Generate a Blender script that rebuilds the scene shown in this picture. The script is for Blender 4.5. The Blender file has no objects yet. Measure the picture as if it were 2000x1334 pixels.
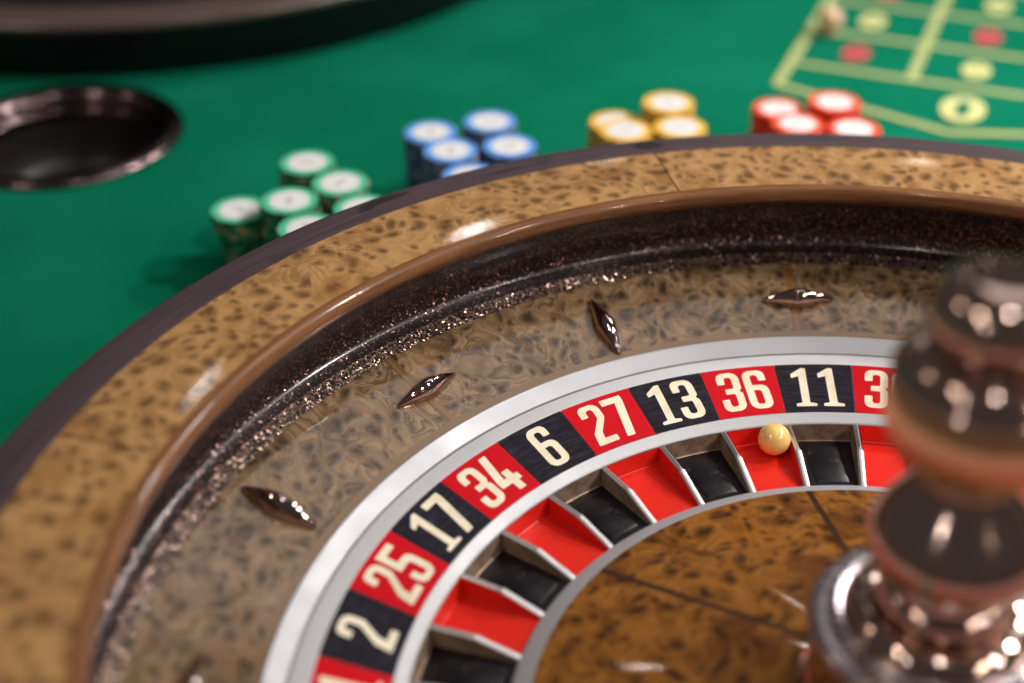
import bpy, bmesh, math, random
from mathutils import Vector, Matrix
random.seed(7)
U = 0.256                      # metres per scene unit (unit = outer radius of the number band)
PI = math.pi
scene = bpy.context.scene
COL = scene.collection

# ------------------------------------------------------------------ camera
cam_d = bpy.data.cameras.new('camera'); cam = bpy.data.objects.new('camera', cam_d); COL.objects.link(cam)
fw = Vector((0, 0.832883109, -0.553448937)); rt = Vector((0.99999063, -0.00239604, -0.0036058)); up = Vector((0.0043293, 0.55344375, 0.8328753))
CAM = Vector((-0.65833014, -1.64126827, 1.81805015))
m = Matrix((rt, up, -fw)).transposed().to_4x4(); m.translation = CAM * U
cam.matrix_world = m
cam_d.sensor_width = 36; cam_d.lens = 2840.2837 / 2000 * 36
cam_d.clip_start = 0.01; cam_d.clip_end = 100
cam_d.dof.use_dof = True
cam_d.dof.focus_distance = 3.07 * U
cam_d.dof.aperture_fstop = (cam_d.lens / 1000) / (0.082 * U)
scene.camera = cam

# ------------------------------------------------------------------ world and lamps
world = bpy.data.worlds.new('World'); scene.world = world; world.use_nodes = True
bg = world.node_tree.nodes['Background']; bg.inputs[0].default_value = (1.0, 0.86, 0.88, 1); bg.inputs[1].default_value = 0.05
scene.view_settings.view_transform = 'Standard'; scene.view_settings.look = 'None'
scene.view_settings.exposure = 0.15; scene.view_settings.gamma = 1.0
scene.cycles.use_adaptive_sampling = False
scene.cycles.max_bounces = 8; scene.cycles.diffuse_bounces = 3; scene.cycles.glossy_bounces = 5

def disc_lamp(x, y, z, r, rad, col=(1, .95, .88), aim=(0, .6, 0), spread=180):
    l = bpy.data.lights.new('overhead_lamp', 'AREA'); l.shape = 'DISK'; l.size = 2 * r * U
    A = PI * (r * U) ** 2
    l.energy = rad * PI * A; l.color = col
    o = bpy.data.objects.new('overhead_lamp', l); COL.objects.link(o)
    o.location = (x * U, y * U, z * U)
    l.spread = math.radians(spread)
    o.rotation_euler = (Vector(aim) - Vector((x, y, z))).to_track_quat('-Z', 'Y').to_euler()
def panel_lamp(c, sx, sy, rad, col, tgt=(0, .8, 0)):
    l = bpy.data.lights.new('ceiling_panel', 'AREA'); l.shape = 'RECTANGLE'; l.size = sx * U; l.size_y = sy * U
    l.energy = rad * PI * sx * sy * U * U; l.color = col
    o = bpy.data.objects.new('ceiling_panel', l); COL.objects.link(o)
    o.location = Vector(c) * U
    o.rotation_euler = (0, 0, 0)
panel_lamp((2.2, 5.0, 8.2), 4.6, 4.8, 1.0, (1, .95, .92))
WARM = (1, .88, .72); WHITE = (1, .97, .95)
# focused spots over the table
for x, y, rad in [(8.0, 7.0, 26), (7.6, 2.4, 26)]:
    disc_lamp(x, y, 8.0, .30, rad, (1, .97, .94), (1.2, 2.5, 0), 34)
# open downlights (the four far ones are dim at this low angle)
for x, y, rad, r, c in [(4.9, 16.2, 9, .17, WARM), (.7, 17.7, 7, .15, WARM), (-.65, 12.3, 24, .14, WHITE), (-3.1, 10.2, 10, .13, WHITE),
                     (7.4, -2.6, 260, .24, WHITE), (10.5, 1.5, 230, .24, WARM), (11, 8.5, 190, .24, WARM), (.2, -2.4, 110, .20, WHITE),
                     (-7.0, -3.8, 110, .22, WARM), (7.0, -6.0, 210, .24, WARM), (-6.0, -2.5, 60, .22, WARM), (13, -6, 180, .26, WHITE),
                     (9, -12, 150, .26, WARM), (-9, -9, 80, .26, WHITE), (-10, 3, 50, .26, WARM)]:
    disc_lamp(x, y, 8.0, r, rad, c)
# two low key lamps, added so the light falls off to the left
for x, y in ((4.4, 1.8), (5.0, 5.8)):
    disc_lamp(x, y, 5.0, .18, 330, WHITE)

# ------------------------------------------------------------------ material helpers
class NT:
    def __init__(self, name):
        self.m = bpy.data.materials.new(name); self.m.use_nodes = True
        self.t = self.m.node_tree; self.n = self.t.nodes; self.l = self.t.links
        self.n.clear(); self.out = self.n.new('ShaderNodeOutputMaterial')
        self.b = self.n.new('ShaderNodeBsdfPrincipled'); self.l.new(self.b.outputs[0], self.out.inputs[0])
        self.tc = None
    def set(self, **k):
        names = dict(col='Base Color', rough='Roughness', metal='Metallic', coat='Coat Weight', coatr='Coat Roughness', ior='IOR', spec='Specular IOR Level',
                     sss='Subsurface Weight', sssr='Subsurface Radius', ssss='Subsurface Scale', sheen='Sheen Weight', sheenr='Sheen Roughness', aniso='Anisotropic', normal='Normal', coatn='Coat Normal')
        for a, v in k.items():
            i = self.b.inputs[names[a]]
            if hasattr(v, 'is_output') or isinstance(v, bpy.types.NodeSocket): self.l.new(v, i)
            elif isinstance(v, tuple) and len(v) == 3 and a != 'sssr': i.default_value = (*v, 1)
            else: i.default_value = v
        return self
    def coord(self, scale=1.0):
        tc = self.n.new('ShaderNodeTexCoord')
        v = self.n.new('ShaderNodeVectorMath'); v.operation = 'SCALE'; v.inputs['Scale'].default_value = scale / U
        self.l.new(tc.outputs['Object'], v.inputs[0]); return v.outputs[0]
    def inp(self, s, v):
        if isinstance(v, bpy.types.NodeSocket): self.l.new(v, s)
        else: s.default_value = v
    def noise(self, vec, scale, detail=2, rough=.5, dist=0, out='Fac'):
        n = self.n.new('ShaderNodeTexNoise'); self.inp(n.inputs['Vector'], vec)
        n.inputs['Scale'].default_value = scale; n.inputs['Detail'].default_value = detail; n.inputs['Roughness'].default_value = rough; n.inputs['Distortion'].default_value = dist
        return n.outputs[out]
    def voro(self, vec, scale, feature='F1', rnd=1.0):
        n = self.n.new('ShaderNodeTexVoronoi'); n.feature = feature; self.inp(n.inputs['Vector'], vec); n.inputs['Scale'].default_value = scale
        n.inputs['Randomness'].default_value = rnd
        return n
    def math(self, op, a, b=0.0, c=0.0, clamp=False):
        n = self.n.new('ShaderNodeMath'); n.operation = op; n.use_clamp = clamp
        self.inp(n.inputs[0], a); self.inp(n.inputs[1], b); self.inp(n.inputs[2], c); return n.outputs[0]
    def vmath(self, op, a, b=None, s=None):
        n = self.n.new('ShaderNodeVectorMath'); n.operation = op; self.inp(n.inputs[0], a)
        if b is not None: self.inp(n.inputs[1], b)
        if s is not None: n.inputs['Scale'].default_value = s
        return n.outputs['Value'] if op in ('LENGTH', 'DISTANCE', 'DOT_PRODUCT') else n.outputs[0]
    def map(self, v, a, b, c=0.0, d=1.0, smooth=True):
        n = self.n.new('ShaderNodeMapRange'); n.interpolation_type = 'SMOOTHSTEP' if smooth else 'LINEAR'
        self.inp(n.inputs[0], v); n.inputs[1].default_value = a; n.inputs[2].default_value = b; n.inputs[3].default_value = c; n.inputs[4].default_value = d
        return n.outputs[0]
    def mix(self, f, a, b, mode='MIX'):
        n = self.n.new('ShaderNodeMix'); n.data_type = 'RGBA'; n.blend_type = mode
        self.inp(n.inputs[0], f)
        for s, v in ((n.inputs[6], a), (n.inputs[7], b)):
            if isinstance(v, bpy.types.NodeSocket): self.l.new(v, s)
            else: s.default_value = (*v, 1)
        return n.outputs[2]
    def ramp(self, f, stops):
        n = self.n.new('ShaderNodeValToRGB'); self.inp(n.inputs[0], f)
        e = n.color_ramp.elements
        while len(e) < len(stops): e.new(.5)
        for k, (p, c) in zip(e, stops): k.position = p; k.color = (*c, 1)
        return n.outputs[0]
    def bump(self, h, strength=.2, dist=.001):
        n = self.n.new('ShaderNodeBump'); n.inputs['Strength'].default_value = strength; n.inputs['Distance'].default_value = dist
        self.inp(n.inputs['Height'], h); return n.outputs[0]
    def polar(self, vec):
        s = self.n.new('ShaderNodeSeparateXYZ'); self.inp(s.inputs[0], vec)
        a = self.math('ARCTAN2', s.outputs[1], s.outputs[0])
        xx = self.math('MULTIPLY', s.outputs[0], s.outputs[0]); yy = self.math('MULTIPLY_ADD', s.outputs[1], s.outputs[1], xx)
        return a, self.math('SQRT', yy), s.outputs[2]
    def comb(self, x, y, z):
        n = self.n.new('ShaderNodeCombineXYZ')
        for i, v in enumerate((x, y, z)): self.inp(n.inputs[i], v)
        return n.outputs[0]

def burl(name, light, mid, dark, line=.5, eye=.8, scale=1.0, seed=0.0, coatr=.04, lines=15, grain=.45, lfl=.3, elo=.25, wrp=.10):
    t = NT(name); P = t.coord(scale)
    oi = t.n.new('ShaderNodeObjectInfo')
    off = t.comb(t.math('MULTIPLY_ADD', oi.outputs['Random'], 37.0, seed), t.math('MULTIPLY', oi.outputs['Random'], 11.0), 0.0)
    P = t.vmath('MULTIPLY', t.vmath('ADD', P, off), (1, 1, 0))
    w = t.noise(P, 9, 2, .5, out='Color')
    w = t.vmath('SUBTRACT', w, (.5, .5, .5)); w = t.vmath('SCALE', w, s=wrp)
    P2 = t.vmath('MULTIPLY', t.vmath('ADD', P, w), (1, 1, 0))
    h1 = t.noise(P2, 9.0, 2.0, .45, .3)
    def eyes(sc, lo, hi, rad):
        v = t.voro(P2, sc); v.voronoi_dimensions = '2D'
        sep = t.n.new('ShaderNodeSeparateColor'); t.l.new(v.outputs['Color'], sep.inputs[0])
        keep = t.map(sep.outputs[0], lo, hi)
        return t.math('MULTIPLY', t.map(v.outputs['Distance'], 0, rad, 1, 0), keep), t.math('MULTIPLY', t.map(v.outputs['Distance'], .02, .40, 1, 0), keep)
    e1, c1 = eyes(21, elo, elo + .25, .5); e2, c2 = eyes(34, elo + .15, elo + .35, .45)
    e = t.math('MAXIMUM', e1, t.math('MULTIPLY', e2, .6)); core = t.math('MAXIMUM', c1, t.math('MULTIPLY', c2, .85))
    H = t.math('MULTIPLY_ADD', e, .22, h1)
    H = t.math('MULTIPLY_ADD', t.noise(P2, 70, 2), .016, H)
    fr = t.math('FRACT', t.math('MULTIPLY', H, lines))
    ln = t.math('MULTIPLY', t.math('POWER', fr, 1.5), t.map(fr, .86, 1.0, 1, 0))
    near = t.math('MULTIPLY_ADD', e, .8, t.map(t.noise(P, 7, 2), .40, .62, lfl, 1))
    ln = t.math('MULTIPLY', ln, t.math('MINIMUM', near, 1.0))
    fine = t.noise(t.vmath('MULTIPLY', P2, (1.0, 2.5, 0)), 150, 4, .65)
    pore = t.map(t.noise(P, 240, 2, .6), .62, .70)
    big = t.noise(P2, 8.5, 4, .62, .6)
    c = t.ramp(big, [(.36, mid), (.48, light), (.58, light), (.72, mid)])
    c = t.mix(t.map(t.noise(P2, 20, 3, .6), .48, .68, 0, .6), c, mid)
    c = t.mix(t.math('MULTIPLY', ln, line), c, dark)
    c = t.mix(t.math('MULTIPLY', core, eye), c, dark)
    c = t.mix(t.map(fine, .35, .75, .0, .35), c, mid)
    c = t.mix(t.math('MULTIPLY', pore, .25), c, dark)
    wob = t.noise(P, 38, 2)
    t.set(col=c, rough=.45, coat=1.0, coatr=coatr, spec=.15, normal=t.bump(H, grain, .010), coatn=t.bump(t.math('MULTIPLY_ADD', t.noise(P, 210, 2), .30, wob), .05, .0006))
    return t.m

M = {}
M['burl_rim'] = burl('burl_rim', (.54, .300, .120), (.36, .175, .056), (.070, .028, .010), .55, .85, .80, 0, lfl=.12, elo=.1, wrp=.075)
M['burl_cone'] = burl('burl_cone', (.31, .190, .095), (.145, .080, .034), (.009, .005, .0025), .95, .9, .92, 5.0, lfl=.45, elo=.2)
M['burl_hub'] = burl('burl_hub', (.38, .145, .022), (.17, .055, .008), (.02, .007, .002), .7, .95, .85, 9.0)

def simple(name, col, rough=.5, **k):
    return NT(name).set(col=col, rough=rough, **k).m
def inlay(name, col, dark):
    t = NT(name); P = t.coord(); a, r, z = t.polar(P)
    g = t.noise(t.comb(t.math('MULTIPLY', a, 180.0), t.math('MULTIPLY', r, 6.0), 0.0), 1.0, 3)
    t.set(col=t.mix(t.map(g, .35, .65), col, dark), rough=.35, coat=1.0, coatr=.04); return t.m
M['inlay_gold'] = inlay('inlay_gold', (.20, .092, .018), (.13, .055, .010))
M['edge_band'] = simple('cone_edge_brown', (.17, .09, .032), .4, coat=1.0, coatr=.05)
M['inlay_dark'] = inlay('inlay_dark', (.06, .022, .008), (.03, .012, .005))

def rim_dark():
    t = NT('dark_rim'); P = t.coord(); a, r, z = t.polar(P)
    q = t.comb(t.math('MULTIPLY', a, 5.0), t.math('MULTIPLY', r, 160.0), t.math('MULTIPLY', z, 160.0))
    s = t.noise(q, 1.0, 3, .6)
    c = t.mix(t.map(s, .3, .75), (.055, .037, .044), (.095, .064, .070))
    sm = t.noise(P, 9, 4, .6)
    c = t.mix(t.map(sm, .60, .68, 0, .55), c, (.035, .024, .028))
    for ang, rr, ra, rw in ((102.4, 1.546, .028, .03), (127.2, 1.56, .05, .016), (129.2, 1.545, .02, .008), (116.0, 1.535, .04, .007)):
        d = t.math('DIVIDE', t.math('SUBTRACT', a, math.radians(ang)), ra); e = t.math('DIVIDE', t.math('SUBTRACT', r, rr), rw)
        d2 = t.math('MULTIPLY_ADD', d, d, t.math('MULTIPLY', e, e)); d2 = t.math('ADD', d2, t.math('MULTIPLY', t.math('SUBTRACT', t.noise(P, 60, 3), .5), 1.6))
        c = t.mix(t.map(d2, .55, .9, .85, 0), c, (.022, .015, .017))
    t.set(col=c, rough=.5, spec=.35, normal=t.bump(s, .08, .0005)); return t.m
M['dark_rim'] = rim_dark()
M['lip'] = None
def lip():
    t = NT('brown_lip'); P = t.coord(); a, r, z = t.polar(P)
    g = t.noise(t.comb(t.math('MULTIPLY', a, 8.0), t.math('MULTIPLY', r, 90.0), t.math('MULTIPLY', z, 90.0)), 1, 3)
    t.set(col=t.mix(t.map(g, .3, .7), (.25, .105, .038), (.16, .062, .020)), rough=.4, spec=.2, coat=.45, coatr=.08, coatn=t.bump(t.noise(P, 30, 2), .05, .0006)); return t.m
M['lip'] = lip()
def glitter(name, s1, s2, t1, t2, amt, fc):
    t = NT(name); P = t.coord()
    v1 = t.voro(P, s1); v2 = t.voro(t.vmath('ADD', P, (3.1, 1.7, 2.2)), s2)
    def flake(v, lo):
        s = t.n.new('ShaderNodeSeparateColor'); t.l.new(v.outputs['Color'], s.inputs[0])
        f = t.math('GREATER_THAN', s.outputs[2], lo)
        return t.math('MULTIPLY', f, t.math('LESS_THAN', v.outputs['Distance'], .52))
    f = t.math('MAXIMUM', flake(v1, t1), flake(v2, t2))
    nrm = t.n.new('ShaderNodeNewGeometry')
    rv = t.vmath('SCALE', t.vmath('SUBTRACT', v1.outputs['Color'], (.5, .5, .5)), s=amt)
    N = t.vmath('NORMALIZE', t.vmath('ADD', nrm.outputs['Normal'], rv))
    nn = t.mix(f, nrm.outputs['Normal'], N)
    c = t.mix(f, (.008, .004, .005), fc)
    t.set(col=c, metal=t.math('MULTIPLY', f, .95), rough=t.math('MULTIPLY_ADD', f, -.1, .40), spec=.3, normal=nn, coat=.45, coatr=.13)
    return t.m
M['glitter'] = glitter('glitter_lacquer', 260, 380, .86, .92, .8, (.38, .20, .18))
M['glitter_floor'] = glitter('copper_flakes_lit', 230, 340, .48, .66, .6, (.62, .42, .32))  # same lacquer with denser flakes, coloured brighter as if catching the light
def brushed(name, col, rough, mt=.6, scr=.25):
    t = NT(name); P = t.coord(); a, r, z = t.polar(P)
    q = t.comb(t.math('MULTIPLY', a, 6.0), t.math('MULTIPLY', r, 240.0), t.math('MULTIPLY', z, 240.0))
    s = t.noise(q, 1, 2, .6)
    q2 = t.comb(t.math('MULTIPLY', a, 210.0), t.math('MULTIPLY', r, 16.0), 0.0)
    s2 = t.map(t.noise(q2, 1, 1), .70, .74)
    smu = t.noise(P, 7, 4, .65)
    dots = t.map(t.noise(P, 90, 2), .70, .74)
    mk = t.math('MULTIPLY', t.math('MAXIMUM', s2, dots), t.map(t.noise(P, 5, 2), .42, .6))
    c = t.mix(t.math('MULTIPLY', mk, scr * 1.6), col, tuple(min(1, x * 1.35) for x in col))
    c = t.mix(t.map(smu, .35, .7, 0, .22), c, tuple(x * .8 for x in col))
    rg = t.math('ADD', t.map(smu, .3, .7, rough - .07, rough + .07), t.math('MULTIPLY', mk, .15))
    t.set(col=c, metal=mt, rough=rg, normal=t.bump(s, .10, .0003)); return t.m
M['silver'] = brushed('brushed_silver', (.46, .455, .48), .50, .3)
M['silver_white'] = brushed('white_silver', (.50, .495, .515), .52, .3)
M['ring_white'] = brushed('pale_ring_metal', (.66, .65, .67), .55, .3)
M['fret'] = brushed('fret_metal', (.66, .64, .64), .30, .85)
def plate(name, col, col2, brush):
    t = NT(name); P = t.coord(); a, r, z = t.polar(P)
    q = t.comb(t.math('MULTIPLY', a, 14.0), t.math('MULTIPLY', r, 130.0), 0.0)
    s = t.noise(q, 1, 4, .65); sc = t.map(t.noise(P, 16, 5, .7), .52, .75)
    f = t.math('MULTIPLY', t.map(s, .38, .78), brush)
    f = t.math('ADD', f, t.math('MULTIPLY', sc, brush * .5))
    c = t.mix(f, col, col2)
    t.set(col=c, rough=t.map(s, .3, .7, .45, .6), spec=.08); return t.m
M['plate_red'] = plate('red_plate', (.60, .0025, .010), (.55, .012, .022), .35)
M['plate_black'] = plate('black_plate', (.010, .008, .014), (.060, .053, .075), .55)
M['plate_green'] = plate('green_plate', (.005, .20, .05), (.02, .25, .08), .4)
def cream():
    t = NT('cream_print'); P = t.coord()
    t.set(col=t.mix(t.map(t.noise(P, 30, 3), .4, .7), (.88, .80, .61), (.80, .69, .49)), rough=.42); return t.m
M['cream'] = cream()
def pocket_paint(name, col, worn):
    t = NT(name); P = t.coord()
    n = t.noise(P, 40, 4, .6); sc = t.map(t.noise(t.vmath('MULTIPLY', P, (9, 60, 30)), 1.5, 3, .7, 1.5), .64, .72, 0, .35)
    t.set(col=t.mix(t.math('MAXIMUM', sc, t.map(n, .5, .75, 0, .5)), col, worn), rough=.33, coat=.12, coatr=.06, spec=.25); return t.m
M['pocket_red'] = pocket_paint('red_pocket', (.74, .024, .014), (.52, .012, .009))
M['pocket_green'] = pocket_paint('green_pocket', (.01, .30, .08), (.006, .2, .05))
def pocket_black():
    t = NT('black_pocket'); P = t.coord()
    dust = t.map(t.noise(P, 150, 3, .6), .66, .74); d2 = t.map(t.noise(P, 13, 4, .7), .5, .72)
    fib = t.map(t.noise(P, 60, 1, .5, 2.5), .66, .69)
    f = t.math('MAXIMUM', t.math('MULTIPLY', dust, d2), t.math('MULTIPLY', t.math('MULTIPLY', fib, d2), .6))
    c = t.mix(t.math('MULTIPLY', f, .7), (.009, .007, .009), (.32, .24, .19))
    c = t.mix(t.math('MULTIPLY', d2, .12), c, (.12, .11, .13))
    t.set(col=c, rough=t.map(d2, 0, 1, .34, .55), spec=.3); return t.m
M['pocket_black'] = pocket_black()
def bronze():
    t = NT('worn_bronze'); P = t.coord()
    n = t.noise(P, 35, 4, .65)
    t.set(col=t.mix(t.map(n, .4, .7), (.38, .26, .18), (.20, .13, .08)), metal=.3, rough=t.map(n, .3, .7, .4, .55)); return t.m
M['bronze'] = bronze()
def dark_chrome(name, col, rough):
    t = NT(name); P = t.coord()
    n = t.noise(P, 50, 3)
    t.set(col=col, metal=1.0, rough=t.map(n, .3, .7, rough * .8, rough * 1.3)); return t.m
M['chrome'] = dark_chrome('rose_chrome', (.62, .47, .44), .055)
M['turret'] = dark_chrome('turret_metal', (.72, .53, .45), .10)
M['turret_reflect_orange'] = dark_chrome('turret_reflect_orange', (.95, .62, .36), .20)  # chrome tinted orange, standing in for reflected wood and red pockets
M['turret_ring'] = dark_chrome('turret_ring_metal', (.58, .52, .54), .22)
def felt():
    t = NT('green_felt'); P = t.coord()
    f = t.noise(P, 260, 3, .7); g = t.noise(P, 2.2, 3)
    c = t.mix(t.map(f, .3, .7), (.0004, .126, .061), (.0012, .165, .087))
    c = t.mix(t.map(g, .35, .7, 0, .5), c, (.006, .205, .122))
    c = t.mix(t.map(t.noise(P, 11, 5, .7), .5, .75, 0, .4), c, (.006, .15, .095))
    c = t.mix(t.map(t.noise(P, 95, 2, .6, 1.0), .70, .76, 0, .35), c, (.10, .24, .17))
    t.set(col=c, rough=1.0, spec=.04, normal=t.bump(f, .35, .0012)); return t.m
M['felt'] = felt()
def printed(name, col, g):
    t = NT(name); P = t.coord(); f = t.noise(P, 240, 3, .7)
    t.set(col=t.mix(t.map(f, .35, .72, 0, .45), col, g), rough=.95, spec=.1); return t.m
M['print_line'] = printed('line_print', (.50, .50, .20), (.22, .36, .15))
M['print_cream'] = printed('cream_print_felt', (.70, .66, .27), (.48, .52, .2))
M['print_red'] = printed('red_print_felt', (.62, .06, .09), (.42, .07, .08))
M['print_hole'] = printed('green_print_felt', (.004, .14, .078), (.006, .17, .10))
M['black'] = simple('black_vinyl', (.006, .005, .007), .5, spec=.25)
M['edge_brown'] = simple('glossy_brown_edge', (.11, .07, .065), .25, coat=.6, coatr=.15)
M['cup'] = dark_chrome('dark_bowl_metal', (.17, .12, .125), .19)
M['cup_in'] = simple('dark_bowl_lining', (.012, .008, .009), .4)
M['wood_dark'] = simple('dark_wood', (.03, .017, .015), .4, coat=.5)
def ballm():
    t = NT('ivory_ball'); P = t.coord()
    t.set(col=(1.0, .66, .21), rough=.2, coat=.8, coatr=.05, sss=.25, sssr=(.9, .45, .12), ssss=.006); return t.m
M['ball'] = ballm()
def chip_mat(name, top, side, spots):
    t = NT(name); P = t.coord(); a, r, z = t.polar(P)
    oi = t.n.new('ShaderNodeObjectInfo')
    ph = t.math('FRACT', t.math('MULTIPLY', t.math('ADD', a, PI), 8 / (2 * PI)))
    spot = t.math('MULTIPLY', t.math('GREATER_THAN', r, .0735), t.math('LESS_THAN', t.math('ABSOLUTE', t.math('SUBTRACT', ph, .5)), .17))
    edge = t.math('GREATER_THAN', r, .0735)
    c = t.mix(edge, top, side)  # sides painted darker than tops, shade from light coming from behind
    pick = t.math('GREATER_THAN', t.math('FRACT', t.math('MULTIPLY', oi.outputs['Random'], 7.0)), .45)
    c = t.mix(t.math('MULTIPLY', spot, 1.0), c, t.mix(pick, spots[0], spots[1]))
    t.set(col=c, rough=.45, spec=.35); return t.m
M['chip_g'] = chip_mat('green_chip', (.085, .52, .31), (.02, .19, .085), [(.35, .27, .14), (.01, .06, .03)])
M['chip_b'] = chip_mat('blue_chip', (.11, .34, .82), (.07, .11, .25), [(.03, .045, .10), (.22, .23, .30)])
M['chip_y'] = chip_mat('yellow_chip', (.82, .49, .07), (.62, .33, .035), [(.50, .24, .02), (.70, .45, .10)])
M['chip_r'] = chip_mat('red_chip', (.86, .085, .03), (.66, .02, .012), [(.5, .01, .01), (.72, .08, .04)])
def inlaym():
    t = NT('white_inlay'); P = t.coord(); s = t.n.new('ShaderNodeSeparateXYZ'); t.l.new(P, s.inputs[0])
    q = t.comb(t.math('MULTIPLY', s.outputs[0], 260.0), t.math('MULTIPLY', s.outputs[1], 30.0), 0.0)
    bars = t.map(t.noise(q, 1, 1), .45, .55)
    bx = t.math('LESS_THAN', t.math('ABSOLUTE', s.outputs[0]), .024); by = t.math('LESS_THAN', t.math('ABSOLUTE', s.outputs[1]), .009)
    f = t.math('MULTIPLY', t.math('MULTIPLY', bx, by), bars)
    rr = t.vmath('LENGTH', P)
    ring = t.math('MULTIPLY', t.map(rr, .0425, .0435, 0, 1), t.map(rr, .0455, .0465, 1, 0))
    dash = t.math('GREATER_THAN', t.math('FRACT', t.math('MULTIPLY', t.math('ARCTAN2', s.outputs[1], s.outputs[0]), 7.0)), .35)
    f = t.math('MAXIMUM', t.math('MULTIPLY', f, .7), t.math('MULTIPLY', t.math('MULTIPLY', ring, dash), .5))
    t.set(col=t.mix(f, (.80, .78, .78), (.22, .21, .23)), rough=.4, spec=.3); return t.m
M['inlay'] = inlaym()
M['marker'] = simple('cream_marker', (.78, .48, .28), .25, coat=.6, coatr=.1)

# ------------------------------------------------------------------ mesh helpers
def tag(o, label=None, cat=None, group=None, kind=None):
    if label: o['label'] = label
    if cat: o['category'] = cat
    if group: o['group'] = group
    if kind: o['kind'] = kind
    return o
def empty(name, loc, label, cat, group=None):
    o = bpy.data.objects.new(name, None); COL.objects.link(o); o.location = Vector(loc) * U; o.empty_display_size = .02
    return tag(o, label, cat, group)
def mesh_from(name, verts, faces, mats, fm=None, smooth=True, recalc=False):
    me = bpy.data.meshes.new(name)
    me.from_pydata([tuple(Vector(v) * U) for v in verts], [], faces)
    for q in (mats if isinstance(mats, (list, tuple)) else [mats]): me.materials.append(q)
    if fm: me.polygons.foreach_set('material_index', fm)
    me.polygons.foreach_set('use_smooth', [smooth] * len(me.polygons))
    if recalc:
        bm = bmesh.new(); bm.from_mesh(me); bmesh.ops.recalc_face_normals(bm, faces=bm.faces); bm.to_mesh(me); bm.free()
    me.update(); return me
def link(name, me, parent=None, loc=None):
    o = bpy.data.objects.new(name, me); COL.objects.link(o)
    if parent: o.parent = parent
    if loc is not None: o.location = Vector(loc) * U
    return o
def sharp(me, ang=40):
    me.set_sharp_from_angle(angle=math.radians(ang)) if hasattr(me, 'set_sharp_from_angle') else None
    return me
def lathe(name, prof, mats, a0=0.0, a1=None, n=128, fm=None, ang=35):
    full = a1 is None
    if full: a1 = a0 + 2 * PI
    na = n if full else n + 1
    V = []; F = []; MI = []
    for i in range(na):
        a = a0 + (a1 - a0) * i / n; c, s = math.cos(a), math.sin(a)
        for r, z in prof: V.append((r * c, r * s, z))
    k = len(prof)
    for i in range(n):
        j = (i + 1) % na
        for q in range(k - 1):
            F.append((i * k + q, i * k + q + 1, j * k + q + 1, j * k + q)); MI.append(fm[q] if fm else 0)
    me = mesh_from(name, V, F, mats, MI)
    bm = bmesh.new(); bm.from_mesh(me)
    bmesh.ops.remove_doubles(bm, verts=bm.verts, dist=1e-6)
    bmesh.ops.recalc_face_normals(bm, faces=bm.faces)
    bm.to_mesh(me); bm.free()
    # faces should look up / outward: make the highest-facing face point up for open shells
    return sharp(me, ang)
def flip_up(me):
    s = sum(p.normal.z * p.area for p in me.polygons)
    if s < 0: me.flip_normals()
    return me

# ------------------------------------------------------------------ table
T = -0.2
CUP = (-2.086, 2.590); CUPR = .355
def fill_curve(name, outlines, mat, zfun=None, mapf=None, z=0.0):
    cu = bpy.data.curves.new(name, 'CURVE'); cu.dimensions = '2D'; cu.fill_mode = 'BOTH'
    for pts in outlines:
        s = cu.splines.new('POLY'); s.points.add(len(pts) - 1); s.use_cyclic_u = True
        for q, (x, y) in zip(s.points, pts): q.co = (x, y, 0, 1)
    o = bpy.data.objects.new(name, cu); COL.objects.link(o)
    dg = bpy.context.evaluated_depsgraph_get()
    me = bpy.data.meshes.new_from_object(o.evaluated_get(dg))
    bpy.data.objects.remove(o); bpy.data.curves.remove(cu)
    for v in me.vertices:
        x, y = v.co.x, v.co.y
        v.co = Vector(mapf(x, y) if mapf else (x, y, z)) * U
    me.name = name; me.materials.clear(); me.materials.append(mat); me.update()
    flip_up(me); return me
oval = lambda c, a, b, n=40: [(c[0] + TD.x * a * math.cos(2 * PI * i / n) + LD.x * b * math.sin(2 * PI * i / n), c[1] + TD.y * a * math.cos(2 * PI * i / n) + LD.y * b * math.sin(2 * PI * i / n)) for i in range(n)]
circ = lambda cx, cy, r, n=48: [(cx + r * math.cos(2 * PI * i / n), cy + r * math.sin(2 * PI * i / n)) for i in range(n)]
felt_me = fill_curve('felt_table_top', [[(-5.5, -1.85), (6, -1.85), (6, 12), (-5.5, 12)], circ(*CUP, CUPR, 64)], M['felt'], z=T)
tag(link('felt_table_top', felt_me), kind='structure', label='green felt surface of the roulette table')

# printed betting layout: coordinates along t (across) and l (away)
TD = Vector((.9262, -.3770)); LD = Vector((.3770, .9262))
def TL(t, l): q = TD * t + LD * l; return (q.x, q.y)
lay = empty('betting_layout', (.8, 3.0, T), 'cream printed betting grid of numbers on the green felt at top right', 'betting layout')
lay_off = Vector((.8, 3.0, T))
def lay_part(name, outl, mat, dz):
    me = fill_curve(name, outl, mat, mapf=lambda x, y: (x - .8, y - 3.0, dz)); return link(name, me, lay)
def band(p, q, w):
    p, q = Vector(p), Vector(q); d = (q - p).normalized(); n = Vector((-d.y, d.x)) * w / 2
    return [tuple(p + n), tuple(q + n), tuple(q - n), tuple(p - n)]
def tl_of(x, y): q = Vector((x, y)); return q.dot(TD), q.dot(LD)
tA, _ = tl_of(.25, 2.972); tB, _ = tl_of(.716, 3.011); tC = 2 * tB - tA; tD_ = 3 * tB - 2 * tA
_, l1 = tl_of(.7, 3.012); _, l2 = tl_of(.85, 3.302); pitch = .33
l1 = .5 * (l1 + l2 - pitch)
LW = .031
for tt in (tA, tB, tC, tD_):
    lay_part('column_line', [band(TL(tt, l1 - (.21 if tt in (tA, tD_) else -.0)), TL(tt, l1 + 12 * pitch), LW * 1.1)], M['print_cream'] if False else M['print_line'], .0022)
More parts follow.
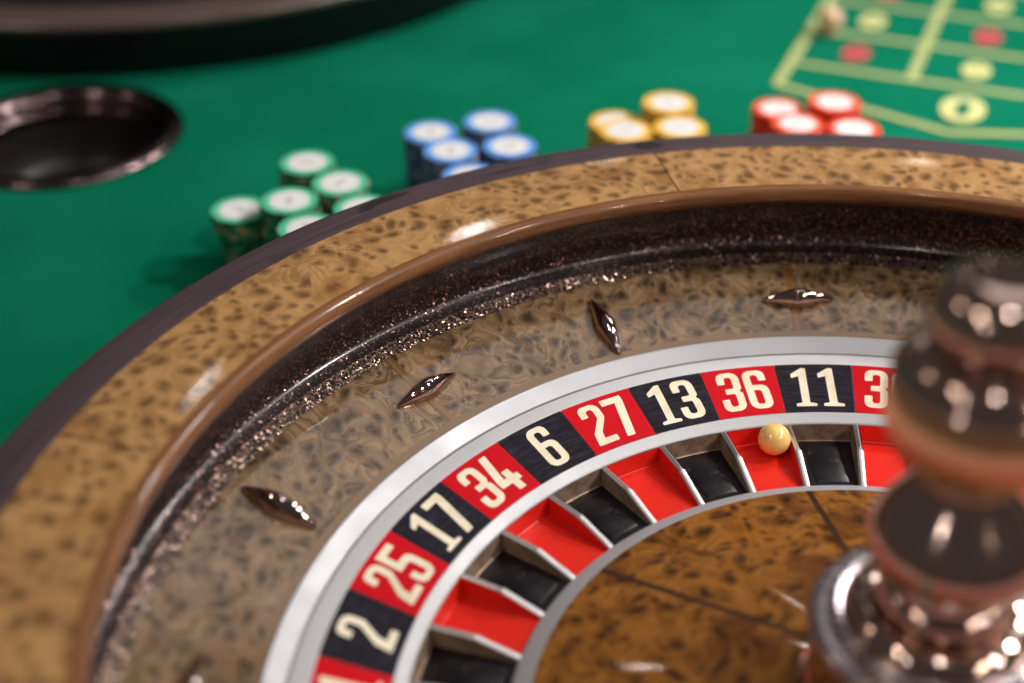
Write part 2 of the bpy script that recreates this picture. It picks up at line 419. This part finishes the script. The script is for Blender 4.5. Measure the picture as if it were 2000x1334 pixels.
for k in range(0, 13):
    lay_part('row_line', [band(TL(tA, l1 + k * pitch), TL(tD_, l1 + k * pitch), LW)], M['print_line'], .0034)
tm = (tA + tD_) / 2
zx = tl_of(.75, 2.578)
for a, b in ((TL(tA, l1 - .21), TL(tm - .03, zx[1])), (TL(tm - .03, zx[1]), TL(tD_, l1 - .18))):
    lay_part('zero_box_line', [band(a, b, LW)], M['print_line'], .0046)

# ------------------------------------------------------------------ numerals
def rounded(poly, default=.05):
    out = []; n = len(poly)
    for i in range(n):
        p = poly[i]; r = p[2] if len(p) > 2 else default
        P = Vector(p[:2]); A = Vector(poly[i - 1][:2]); B = Vector(poly[(i + 1) % n][:2])
        da = (A - P); db = (B - P); la, lb = da.length, db.length; da /= la; db /= lb
        ang = math.acos(max(-1, min(1, da.dot(db))))
        if r <= 0 or abs(ang - PI) < .02: out.append(tuple(P)); continue
        tlen = min(r / math.tan(ang / 2), la * .48, lb * .48); rr = tlen * math.tan(ang / 2)
        c = P + (da + db).normalized() * (rr / math.sin(ang / 2))
        s = P + da * tlen - c; e = P + db * tlen - c
        a0 = math.atan2(s.y, s.x); a1 = math.atan2(e.y, e.x); d = (a1 - a0 + PI) % (2 * PI) - PI
        k = max(2, int(abs(d) / .3))
        for j in range(k + 1): q = a0 + d * j / k; out.append((c.x + rr * math.cos(q), c.y + rr * math.sin(q)))
    return out
R4, R1 = .38, .13
six_o = [(0, 0, R4), (1, 0, R4), (1, 1.3, .34), (.335, 1.3, .03), (.335, 1.84, R1), (.665, 1.84, R1), (.665, 1.52), (1, 1.52), (1, 2.1, R4), (0, 2.1, R4)]
six_h = [(.335, .26, R1), (.665, .26, R1), (.665, 1.02, R1), (.335, 1.02, .03)]
inv = lambda pl: [(1 - q[0], 2.1 - q[1]) + tuple(q[2:]) for q in pl]
GL = {
 '0': ([(0, 0, R4), (1, 0, R4), (1, 2.1, R4), (0, 2.1, R4)], [(.335, .26, R1), (.665, .26, R1), (.665, 1.84, R1), (.335, 1.84, R1)]),
 '1': ([(.12, 0), (1.0, 0), (1.0, .15), (.72, .2, .03), (.72, 2.1), (.52, 2.1), (.05, 1.78), (.05, 1.55), (.38, 1.66, .03), (.38, .2, .03), (.12, .15)],),
 '2': ([(0, 0), (1, 0), (1, .3), (.44, .3, .02), (.5, .62), (1, 1.3, .2), (1, 2.1, R4), (0, 2.1, R4), (0, 1.5), (.335, 1.5), (.335, 1.84, R1), (.665, 1.84, R1), (.665, 1.335, .1), (.1, .62, .1)],),
 '3': ([(0, 0, R4), (1, 0, R4), (1, .96, .18), (.86, 1.07, .05), (1, 1.18, .18), (1, 2.1, R4), (0, 2.1, R4), (0, 1.48), (.335, 1.48), (.335, 1.84, R1), (.665, 1.84, R1), (.665, 1.22, .08), (.26, 1.22), (.26, .93), (.665, .93, .08), (.665, .26, R1), (.335, .26, R1), (.335, .665), (0, .665)],),
 '4': ([(.5, 0), (.86, 0), (.86, .42), (1.06, .42), (1.06, .74), (.86, .74), (.86, 1.08), (.5, 1.08), (.5, .74, .02), (.34, .74, .02), (.62, 2.1), (.24, 2.1), (-.04, .72), (-.04, .42), (.5, .42, .02)],),
 '5': ([(0, 0, R4), (1, 0, R4), (1, 1.32, R4), (.335, 1.32, .03), (.335, 1.8, .02), (.95, 1.8), (.95, 2.1), (0, 2.1), (0, 1.0), (.665, 1.0, R1), (.665, .26, R1), (.335, .26, R1), (.335, .665), (0, .665)],),
 '6': (six_o, six_h), '9': (inv(six_o), inv(six_h)),
 '7': ([(0, 1.78), (.6, 1.78, .02), (.2, 0), (.58, 0), (1, 1.8), (1, 2.1), (0, 2.1)],),
 '8': ([(0, 0, R4), (1, 0, R4), (1, .96, .18), (.9, 1.07, .05), (1, 1.18, .18), (1, 2.1, R4), (0, 2.1, R4), (0, 1.18, .18), (.1, 1.07, .05), (0, .96, .18)], [(.335, .26, R1), (.665, .26, R1), (.665, .92, R1), (.335, .92, R1)], [(.335, 1.22, R1), (.665, 1.22, R1), (.665, 1.84, R1), (.335, 1.84, R1)]),
}
def number_outlines(num, w, h, gap):
    s = str(num); tot = len(s) * w + (len(s) - 1) * gap; x0 = -tot / 2; out = []
    for ch in s:
        for poly in GL[ch]:
            out.append([(x0 + x * w, (y / 2.1 - .5) * h) for x, y in rounded(poly)])
        x0 += w + gap
    return out
def lay_num(num, c, rad, w, h, flip=0.0):
    outs = []
    for pl in number_outlines(num, w, h, w * .15):
        outs.append([(c[0] + TD.x * x + LD.x * y, c[1] + TD.y * x + LD.y * y) for x, y in pl])
    return outs
REDS = {1, 3, 5, 7, 9, 12, 14, 16, 18, 19, 21, 23, 25, 27, 30, 32, 34, 36}
zc = (.825, 2.755)
zd = lay_part('number_disc', [oval(zc, .072, .105)], M['print_cream'], .0058)
nm = fill_curve('printed_numeral', lay_num(0, zc, .08, .046, .125)[:1], M['print_hole'], mapf=lambda x, y: (x - .8, y - 3.0, .0066)); link('printed_numeral', nm, zd)
for row in range(4):
    for ci, tt in enumerate(((tA + tB) / 2, (tB + tC) / 2, (tC + tD_) / 2)):
        num = 3 * row + 3 - ci; c = TL(tt - .01, l1 + (row + .47) * pitch)
        if c[0] > 1.75: continue
        d = lay_part('number_disc', [oval(c, .048, .074)], M['print_red'] if num in REDS else M['print_cream'], .0058)
        nm = fill_curve('printed_numeral', lay_num(num, c, .05, .019, .075), M['print_hole'], mapf=lambda x, y: (x - .8, y - 3.0, .0066)); link('printed_numeral', nm, d)

# ------------------------------------------------------------------ wheel bowl
S8 = PI / 4
bowl = empty('wheel_bowl', (0, 0, 0), 'large round wooden roulette bowl with burl veneer rim and dark glitter ball track', 'roulette bowl')
N0 = 320
side = [(1.40, T + .002), (1.44, -.12), (1.52, .08), (1.565, .20), (1.583, .245), (1.585, .262)]
link('outer_wall', lathe('outer_wall', side + [(1.5, .262)], M['wood_dark'], n=N0), bowl)
link('dark_rim', lathe('dark_rim', [(1.5, .255), (1.582, .2622), (1.5875, .266), (1.588, .274), (1.584, .2795), (1.576, .2815), (1.50, .289), (1.4955, .2885), (1.4945, .285)], M['dark_rim'], n=N0, ang=50), bowl)
rim_seams = [math.radians(x) for x in (42.0, 102.4, 165.5, 225, 285, 345, 402.0)]
for a, b in zip(rim_seams[:-1], rim_seams[1:]):
    g = .0012
    link('burl_rim_panel', flip_up(lathe('burl_rim_panel', [(1.494, .278), (1.4940, .2885)] + [(1.494 - .0315 * q, .2885 + .0005 * q - .00022 * q * q) for q in range(1, 7)] + [(1.3048, .278)], M['burl_rim'], a + g, b - g, 72, ang=30)), bowl)
link('rim_underlay', flip_up(lathe('rim_underlay', [(1.492, .280), (1.308, .276)], M['inlay_dark'], n=N0)), bowl)
lipp = [(1.3045, .270), (1.3042, .2862)]
for i in range(13):
    q = math.radians(100 + i * 14); lipp.append((1.2935 + .0138 * math.cos(q) * 1.05, .2685 + .0180 * math.sin(q)))
lipp += [(1.2885, .2475), (1.302, .240)]
link('lip_moulding', lathe('lip_moulding', lipp, M['lip'], n=N0, ang=60), bowl)
track = [(1.302, .241), (1.313, .228), (1.328, .200), (1.340, .175), (1.346, .150), (1.3475, .130), (1.345, .116), (1.337, .1090), (1.326, .1040), (1.316, .1008), (1.300, .0945), (1.2845, .0885)]
link('ball_track', lathe('ball_track', track[:10], M['glitter'], n=N0, ang=40), bowl)
link('track_floor', flip_up(lathe('track_floor', track[9:], M['glitter_floor'], n=N0, ang=40)), bowl)
czf = lambda r: .020 + (r - 1.078) * (.0880 - .020) / (1.286 - 1.078)
cone_seams = [math.radians(90.7 + 45 * k) for k in range(8)]
half = .0095
for k, a in enumerate(cone_seams):
    b = a + S8; V = []; F = []; n = 36; rs = [1.2855 - (1.2855 - 1.079) * i / 6 for i in range(7)]
    for i in range(n + 1):
        for r in rs:
            d = half / r; q = a + d + (b - a - 2 * d) * i / n; V.append((r * math.cos(q), r * math.sin(q), czf(r)))
    for i in range(n):
        for j in range(6): o = i * 7 + j; F.append((o, o + 1, o + 8, o + 7))
    link('burl_cone_panel', flip_up(mesh_from('burl_cone_panel', V, F, M['burl_cone'])), bowl)
    V = []; F = []
    for r in rs:
        d = (half - .0006) / r
        for sgn in (-1, 1): V.append((r * math.cos(a + sgn * d), r * math.sin(a + sgn * d), czf(r) + .0004))
    for j in range(6): F.append((2 * j, 2 * j + 1, 2 * j + 3, 2 * j + 2))
    link('seam_strip', flip_up(mesh_from('seam_strip', V, F, M['inlay_gold'])), bowl)
link('cone_edge_band', flip_up(lathe('cone_edge_band', [(1.0935, czf(1.0935) + .0009), (1.0788, czf(1.0788) + .0009)], M['edge_band'], n=N0)), bowl)
link('metal_ring', lathe('metal_ring', [(1.0795, .008), (1.0785, .0195), (1.0765, .0225), (1.0735, .0225), (1.0455, .0030), (1.0425, .0010), (1.0415, -.0015), (1.0415, -.03)], M['silver'], n=N0, ang=14), bowl)

# deflectors
def deflector_mesh():
    L, W, H = .081, .0245, .036; ns, nt = 22, 12; V = []; F = []
    for i in range(ns + 1):
        s = -1 + 2 * i / ns; k = abs(s)
        w = W * (1 - .80 * (k ** 1.25)) * (1 - .02 * k); h = H * (1 - .80 * k ** 1.6)
        if k > .97: w *= .72; h *= .8
        for j in range(nt + 1):
            u = -1 + 2 * j / nt; au = abs(u)
            if au > .83: x = math.copysign(1.0 - (1 - au) * .35, u) * w; z = h * .46 * (1 - au) / .17 - .004
            else: x = u / .83 * .94 * w; z = h * (.46 + .54 * (1 - (au / .83) ** 1.7))
            V.append((s * L, x, z))
    m_ = nt + 1
    for i in range(ns):
        for j in range(nt): o = i * m_ + j; F.append((o, o + m_, o + m_ + 1, o + 1))
    F.append(tuple(range(m_))); F.append(tuple(reversed(range(ns * m_, ns * m_ + m_))))
    me = mesh_from('deflector', V, F, M['chrome'], recalc=True); return sharp(me, 48)
dme = deflector_mesh()
slope = math.atan((.0880 - .020) / (1.286 - 1.078))
for k in range(16):
    a = math.radians(90.3 + 22.45 * k) if k < 8 else math.radians(90.3 + 22.5 * k)
    r = 1.178 if k % 2 == 0 else (1.185 if k == 3 else 1.166)
    o = link('deflector', dme, bowl, (r * math.cos(a), r * math.sin(a), czf(r) + .001))
    # local z = cone normal, local x along tangent (even) or up the slope (odd)
    rad = Vector((math.cos(a), math.sin(a), 0)); tan = Vector((-math.sin(a), math.cos(a), 0)); zz = Vector((0, 0, 1))
    nrm = (zz * math.cos(slope) - rad * math.sin(slope)); upr = (rad * math.cos(slope) + zz * math.sin(slope))
    X = tan if k % 2 == 0 else upr; Y = nrm.cross(X)
    o.rotation_euler = Matrix((X, Y, nrm)).transposed().to_euler()

# ------------------------------------------------------------------ rotor
rotor = empty('wheel_rotor', (0, 0, 0), 'turning wheel head with red and black number ring, metal frets and chrome turret', 'wheel head')
A0 = 1.65262477; ST = 2 * PI / 37
ORDER = [36, 13, 27, 6, 34, 17, 25, 2, 21, 4, 19, 15, 32, 0, 26, 3, 35, 12, 28, 7, 29, 18, 22, 9, 31, 14, 20, 1, 33, 16, 24, 5, 10, 23, 8, 30, 11]
RI, ZI = .8695, -.0358
bz = lambda r: ZI * (1 - r) / (1 - RI)
link('white_ring', lathe('white_ring', [(1.0385, -.03), (1.0385, -.0025), (1.0375, -.0010), (1.003, -.0004), (.9995, -.0012), (.9985, -.004)], M['ring_white'], n=N0, ang=14), rotor)
link('number_ring_base', flip_up(lathe('number_ring_base', [(1.0, -.0032), (RI - .001, bz(RI) - .0025)], M['silver'], n=N0)), rotor)
inr = link('inner_silver_ring', lathe('inner_silver_ring', [(.8705, -.042), (.8703, -.0362), (.8685, -.0353), (.8475, -.0462), (.8455, -.0485), (.8452, -.056)], M['silver_white'], n=N0, ang=14), rotor)
hub = link('hub_ring', lathe('hub_ring', [(.676, -.095), (.6758, -.0788), (.6735, -.0765), (.641, -.0605), (.638, -.0597), (.636, -.062)], M['silver'], n=N0, ang=14), rotor)
def polar_grid(name, a, b, rs, zs, n, mat, rw=None):
    V = []; F = []; k = len(rs)
    for i in range(n + 1):
        for r, z in zip(rs, zs):
            q = a + (b - a) * i / n; V.append((r * math.cos(q), r * math.sin(q), z))
    for i in range(n):
        for j in range(k - 1): o = i * k + j; F.append((o, o + 1, o + k + 1, o + k))
    return flip_up(mesh_from(name, V, F, mat))
def fret_mesh():
    st = [(.8462, -.0475, .0), (.80, -.0490, 0), (.772, -.0500, 0), (.760, -.0512, 1), (.72, -.0640, 1), (.683, -.0755, 1), (.6745, -.0785, 1)]
    V = []; F = []
    for r, z, w in st:
        hw = .0052 if w == 0 else .0066
        top = .0022 if w == 0 else .0050
        dz = .0042 if w == 0 else .0018
        sk = -.0022 if w == 0 else 0.0
        for y, zz in ((-hw, -.112), (-hw, z - dz), (sk - top * .5, z), (sk + top * .5, z), (hw, z - dz), (hw, -.112)): V.append((r, y, zz))
    for i in range(len(st) - 1):
        for j in range(5): o = i * 6 + j; F.append((o, o + 6, o + 7, o + 1))
    F.append(tuple(range(6))); F.append(tuple(reversed(range(36, 42))))
    me = mesh_from('fret', V, F, M['fret'], recalc=True, smooth=False); return me
frm = fret_mesh()
def pocket_mesh(kind):
    mats = {'r': [M['pocket_red'], M['pocket_red']], 'g': [M['pocket_green'], M['pocket_green']], 'b': [M['pocket_black'], M['bronze']]}[kind]
    V = []; F = []; MI = []
    ha = ST / 2
    fw_ = .0068
    floor = [(.839, -.0905), (.80, -.0895), (.74, -.0880), (.6765, -.0862)]
    topz = {0: -.0500, 1: -.052, 2: -.061, 3: -.0800}
    n = 8
    def pt(r, y, z):  # y tangential fraction -1..1
        w = ha - fw_ / r; q = y * w; return (r * math.cos(q), r * math.sin(q), z)
    # floor grid
    base = len(V)
    for i in range(n + 1):
        y = (-1 + 2 * i / n) * .985
        for r, z in floor: V.append(pt(r, y, z))
    for i in range(n):
        for j in range(3): o = base + i * 4 + j; F.append((o, o + 1, o + 5, o + 4)); MI.append(0)
    # back wall with rounded foot
    base = len(V); bw = [(.8448, -.0502), (.8436, -.070), (.8425, -.084), (.8415, -.0885), (.839, -.0905)]
    for i in range(n + 1):
        y = -1 + 2 * i / n
        for r, z in bw: V.append(pt(r, y, z))
    for i in range(n):
        for j in range(4): o = base + i * 5 + j; F.append((o, o + 5, o + 6, o + 1)); MI.append(1)
    # side walls
    for sg in (-1, 1):
        base = len(V)
        for j, (r, z) in enumerate([(.8448, -.0905)] + floor[1:]):
            rr = r; V.append(pt(rr, sg * 1.0, topz[j])); V.append(pt(rr, sg * .998, z + .003)); V.append(pt(rr, sg * .985, z))
        for j in range(3):
            for q in (0, 1):
                o = base + 3 * j + q; f = (o, o + 1, o + 4, o + 3); F.append(f if sg > 0 else f[::-1]); MI.append(1)
    if kind == 'b':   # raised pad on the pocket floor
        base = len(V); rr = [(.822, 0), (.816, .0032), (.702, .0032), (.696, 0)]; ys = [(-.66, 0), (-.58, 1), (.58, 1), (.66, 0)]
        for y, up_ in ys:
            for r, dz in rr:
                zf = -.0905 + (.839 - r) * .0265; V.append(pt(r, y, zf + .0004 + (dz if up_ else 0)))
        for i in range(3):
            for j in range(3): o = base + i * 4 + j; F.append((o, o + 1, o + 5, o + 4)); MI.append(0)
    me = mesh_from('pocket', V, F, mats, MI)
    return sharp(me, 35)
pk = {k: pocket_mesh(k) for k in 'rgb'}
for i, num in enumerate(ORDER):
    a = A0 + i * ST; b = a + ST; mid = (a + b) / 2
    kind = 'g' if num == 0 else ('r' if num in REDS else 'b'); g = .0011
    cname = {'g': 'green', 'r': 'red', 'b': 'black'}[kind]
    rs = [.9993, .96, .92, RI + .0012]
    me = polar_grid('number_plate', a + g, b - g, rs, [bz(r) for r in rs], 8, M['plate_' + cname])
    pl = link('number_plate', me, rotor); pl['label'] = '%s plate printed with cream number %d' % (cname, num)
    w = .0545 if num > 9 else .055
    def mp(x, y, mid=mid):
        r = .9365 + y; q = mid - x / r; return (r * math.cos(q), r * math.sin(q), bz(r) + .0008)
    nme = fill_curve('numeral', number_outlines(num, .0505, .1025, .0085), M['cream'], mapf=mp)
    link('numeral', nme, pl)
    f = link('fret', frm, rotor); f.rotation_euler = (0, 0, a)
    p_ = link('pocket', pk[kind], rotor); p_.rotation_euler = (0, 0, mid); p_['label'] = '%s pocket of number %d' % (cname, num)
# inner cone
hz = lambda r: -.0592 + (.6375 - r) * .225
for k in range(8):
    a = math.radians(95.57 + 45 * k); b = a + S8; n = 30; rs = [.6372, .58, .52, .46, .40, .34, .28, .22, .15]; V = []; F = []; m_ = len(rs)
    for i in range(n + 1):
        for r in rs:
            d = .0062 / r; q = a + d + (b - a - 2 * d) * i / n; V.append((r * math.cos(q), r * math.sin(q), hz(r)))
    for i in range(n):
        for j in range(m_ - 1): o = i * m_ + j; F.append((o, o + 1, o + m_ + 1, o + m_))
    link('hub_burl_panel', flip_up(mesh_from('hub_burl_panel', V, F, M['burl_hub'])), rotor)
    V = []; F = []
    for r in rs:
        d = .0060 / r
        for sg in (-1, 1): V.append((r * math.cos(a + sg * d), r * math.sin(a + sg * d), hz(r) + .0003))
    for j in range(m_ - 1): F.append((2 * j, 2 * j + 1, 2 * j + 3, 2 * j + 2))
    link('hub_seam', flip_up(mesh_from('hub_seam', V, F, M['inlay_dark'])), rotor)
# turret
tur = bpy.data.objects.new('turret', None); COL.objects.link(tur); tur.parent = rotor; tur.location = (0, 0, .03 * U); tur.empty_display_size = .02
def tpart(name, prof, mat, ang=28, n=96): return link(name, lathe(name, [(r, z - .03) for r, z in prof], mat, n=n, ang=ang), tur)
def arc(cx, cz, rx, rz, a0, a1, n=8): return [(cx + rx * math.cos(math.radians(a0 + (a1 - a0) * i / n)), cz + rz * math.sin(math.radians(a0 + (a1 - a0) * i / n))) for i in range(n + 1)]
tpart('turret_pedestal', [(.196, .038), (.196, .05), (.186, .06), (.184, .172), (.17, .178)], M['turret'])
tpart('turret_base_ring', [(.165, .174)] + arc(.180, .190, .018, .015, -80, 100, 10) + [(.166, .2045)], M['turret_ring'])
tpart('turret_step_ring', [(.168, .2035)] + arc(.156, .213, .009, .009, -20, 110, 6) + [(.146, .219)], M['turret_ring'])
tpart('turret_dish', [(.149, .214), (.146, .211)] + arc(.114, .206, .033, .040, 8, 140, 14) + [(.088, .234)], M['turret'])
tpart('turret_collar', [(.092, .222), (.098, .232)] + arc(.076, .258, .024, .030, -45, 80, 10) + [(.079, .293), (.078, .30)], M['turret'])
tpart('turret_bell', [(.080, .298), (.104, .322)] + arc(.112, .370, .016, .040, -60, 45, 10) + [(.110, .422), (.094, .445), (.080, .465), (.069, .482), (.0645, .492)], M['turret'], 60)
def ribbed(name, prof, mat, n=288, ribs=44, amp=.0016):
    V = []; F = []; k = len(prof)
    for i in range(n):
        a = 2 * PI * i / n
        for q, (r, z) in enumerate(prof):
            rr = r + amp * math.cos(ribs * a) * (0 if q in (0, k - 1) else 1); V.append((rr * math.cos(a), rr * math.sin(a), z - .03))
    for i in range(n):
        j = (i + 1) % n
        for q in range(k - 1): F.append((i * k + q, j * k + q, j * k + q + 1, i * k + q + 1))
    return link(name, sharp(mesh_from(name, V, F, mat, recalc=True), 60), tur)
tpart('turret_neck', [(.0645, .490), (.070, .497), (.071, .503), (.067, .509), (.078, .520), (.100, .537), (.119, .554), (.127, .566)], M['turret_reflect_orange'], 60)
ribbed('ribbed_collar', [(.126, .565), (.1295, .572), (.1325, .600), (.1330, .630), (.1305, .656), (.127, .662)], M['turret_reflect_orange'])
tpart('turret_head', [(.126, .660)] + arc(.1265, .668, .008, .008, -80, 60, 6) + arc(.098, .676, .030, .038, 22, 85, 10) + [(.094, .716)], M['turret'], 60)
tpart('turret_knob', [(.092, .712), (.086, .716), (.088, .722)] + arc(.034, .768, .064, .060, -48, 90, 18) + [(0, .828)], M['turret'], 60)

# ball resting in the red pocket of 36
bm = bmesh.new(); bmesh.ops.create_uvsphere(bm, u_segments=48, v_segments=32, radius=.0345 * U)
for f in bm.faces: f.smooth = True
me = bpy.data.meshes.new('roulette_ball'); bm.to_mesh(me); bm.free(); me.materials.append(M['ball'])
tag(link('roulette_ball', me, None, (-.1055, .8005, -.0552)), 'small glossy ivory yellow ball resting in the red pocket under number 36', 'ball')

# ------------------------------------------------------------------ chips
CR, CH = .0772, .0129
def chip_body(mat):
    b = .0014
    return lathe('poker_chip', [(0, .0001), (CR - b, .0001), (CR, b), (CR, CH - b - .0002), (CR - b, CH - .0002), (.0, CH - .0002)], mat, n=40, ang=30)
chipm = {k: chip_body(M['chip_' + k]) for k in 'gbyr'}
inl = lathe('chip_inlay', [(.0535, 0), (.053, .0005), (0, .0005)], M['inlay'], n=36); flip_up(inl)
STK = {
 'g': [(-1.215, 1.934, 18, 'rearmost green stack'), (-1.113, 1.813, 18, 'green stack right of the rearmost'), (-1.236, 1.714, 18, 'middle green stack'), (-1.380, 1.762, 14, 'leftmost green stack'), (-1.042, 1.671, 18, 'rightmost green stack'), (-1.172, 1.569, 18, 'front green stack at the rim')],
 'b': [(-.888, 2.149, 17, 'leftmost blue stack'), (-.719, 2.19, 18, 'rearmost blue stack'), (-.826, 2.004, 18, 'middle blue stack'), (-.662, 2.03, 18, 'rightmost blue stack'), (-.768, 1.850, 18, 'front blue stack at the rim')],
 'y': [(-.351, 2.293, 14, 'back left yellow stack'), (-.194, 2.315, 18, 'rearmost yellow stack'), (-.334, 2.128, 18, 'front left yellow stack'), (-.177, 2.147, 18, 'front right yellow stack')],
 'r': [(.139, 2.354, 15, 'leftmost red stack'), (.295, 2.314, 18, 'rearmost red stack'), (.162, 2.167, 18, 'front middle red stack'), (.316, 2.132, 18, 'rightmost red stack')],
}
CN = {'g': 'green', 'b': 'blue', 'y': 'yellow', 'r': 'red'}
for k, L in STK.items():
    for si, (x, y, n, desc) in enumerate(L):
        lx, ly = random.uniform(-.010, .010), random.uniform(-.008, .008)
        if desc == 'leftmost green stack': lx = .045
        for i in range(n):
            q = (n - 1 - i) / n
            ox = lx * q + random.uniform(-.0022, .0022); oy = ly * q + random.uniform(-.0022, .0022)
            if i == n - 1: ox = oy = 0
            o = link('poker_chip', chipm[k], None, (x + ox, y + oy, T + .0004 + i * CH)); o.rotation_euler = (0, 0, random.uniform(0, 6.28))
            if i == n - 1:
                tag(o, '%s chip with white centre on top of the %s' % (CN[k], desc), 'casino chip', '%s chips beside the wheel' % CN[k])
                c = link('chip_inlay', inl, o, (0, 0, CH - .0002))
            else:
                tag(o, 'chip below the top in the %s' % desc, 'casino chip', 'chips under the top of the ' + desc)

# ------------------------------------------------------------------ sunken bowl, far stand, marker
cup = empty('sunken_bowl', (*CUP, T), 'dark metal bowl with a wide shiny rim sunk into the felt at the left', 'bowl')
link('bowl_rim', lathe('bowl_rim', [(.352, -.012), (.374, .0006)] + arc(.345, .006, .034, .022, 0, 100, 10) + [(.322, .024), (.306, .014), (.298, -.006), (.296, -.03)], M['cup'], n=160, ang=60), cup)
link('inner_ring', lathe('inner_ring', [(.297, -.026)] + arc(.283, -.036, .013, .012, 30, 180, 8) + [(.268, -.06)], M['cup'], n=160, ang=60), cup)
link('bowl_inside', lathe('bowl_inside', [(.272, -.05), (.268, -.12), (.258, -.20), (.235, -.235), (0, -.24)], M['cup_in'], n=96, ang=60), cup)
std = empty('round_stand', (-2.1972, 4.7575, T), 'big round black stand with a glossy brown edge at the top left of the felt', 'stand')
link('black_side', lathe('black_side', [(1.700, .001), (1.712, .01), (1.735, .06), (1.765, .14), (1.785, .195)], M['black'], n=160), std)
link('glossy_edge', lathe('glossy_edge', [(1.775, .190)] + arc(1.772, .212, .024, .022, -50, 100, 8) + [(1.70, .236), (1.66, .236)], M['edge_brown'], n=160, ang=60), std)
link('stand_top', flip_up(lathe('stand_top', [(1.665, .233), (1.5, .226), (.6, .22), (0, .22)], M['cup_in'], n=160, ang=60)), std)
mk = empty('win_marker', (.508, 3.425, T), 'small cream domed marker standing on the printed line near the left column', 'marker')
link('marker_body', lathe('marker_body', [(0, .0070), (.030, .0072), (.034, .010), (.035, .016), (.032, .022), (.028, .030)], M['marker'], n=40, ang=40), mk)
link('marker_head', lathe('marker_head', arc(0, .058, .047, .042, -50, 90, 14), M['marker'], n=40, ang=60), mk)
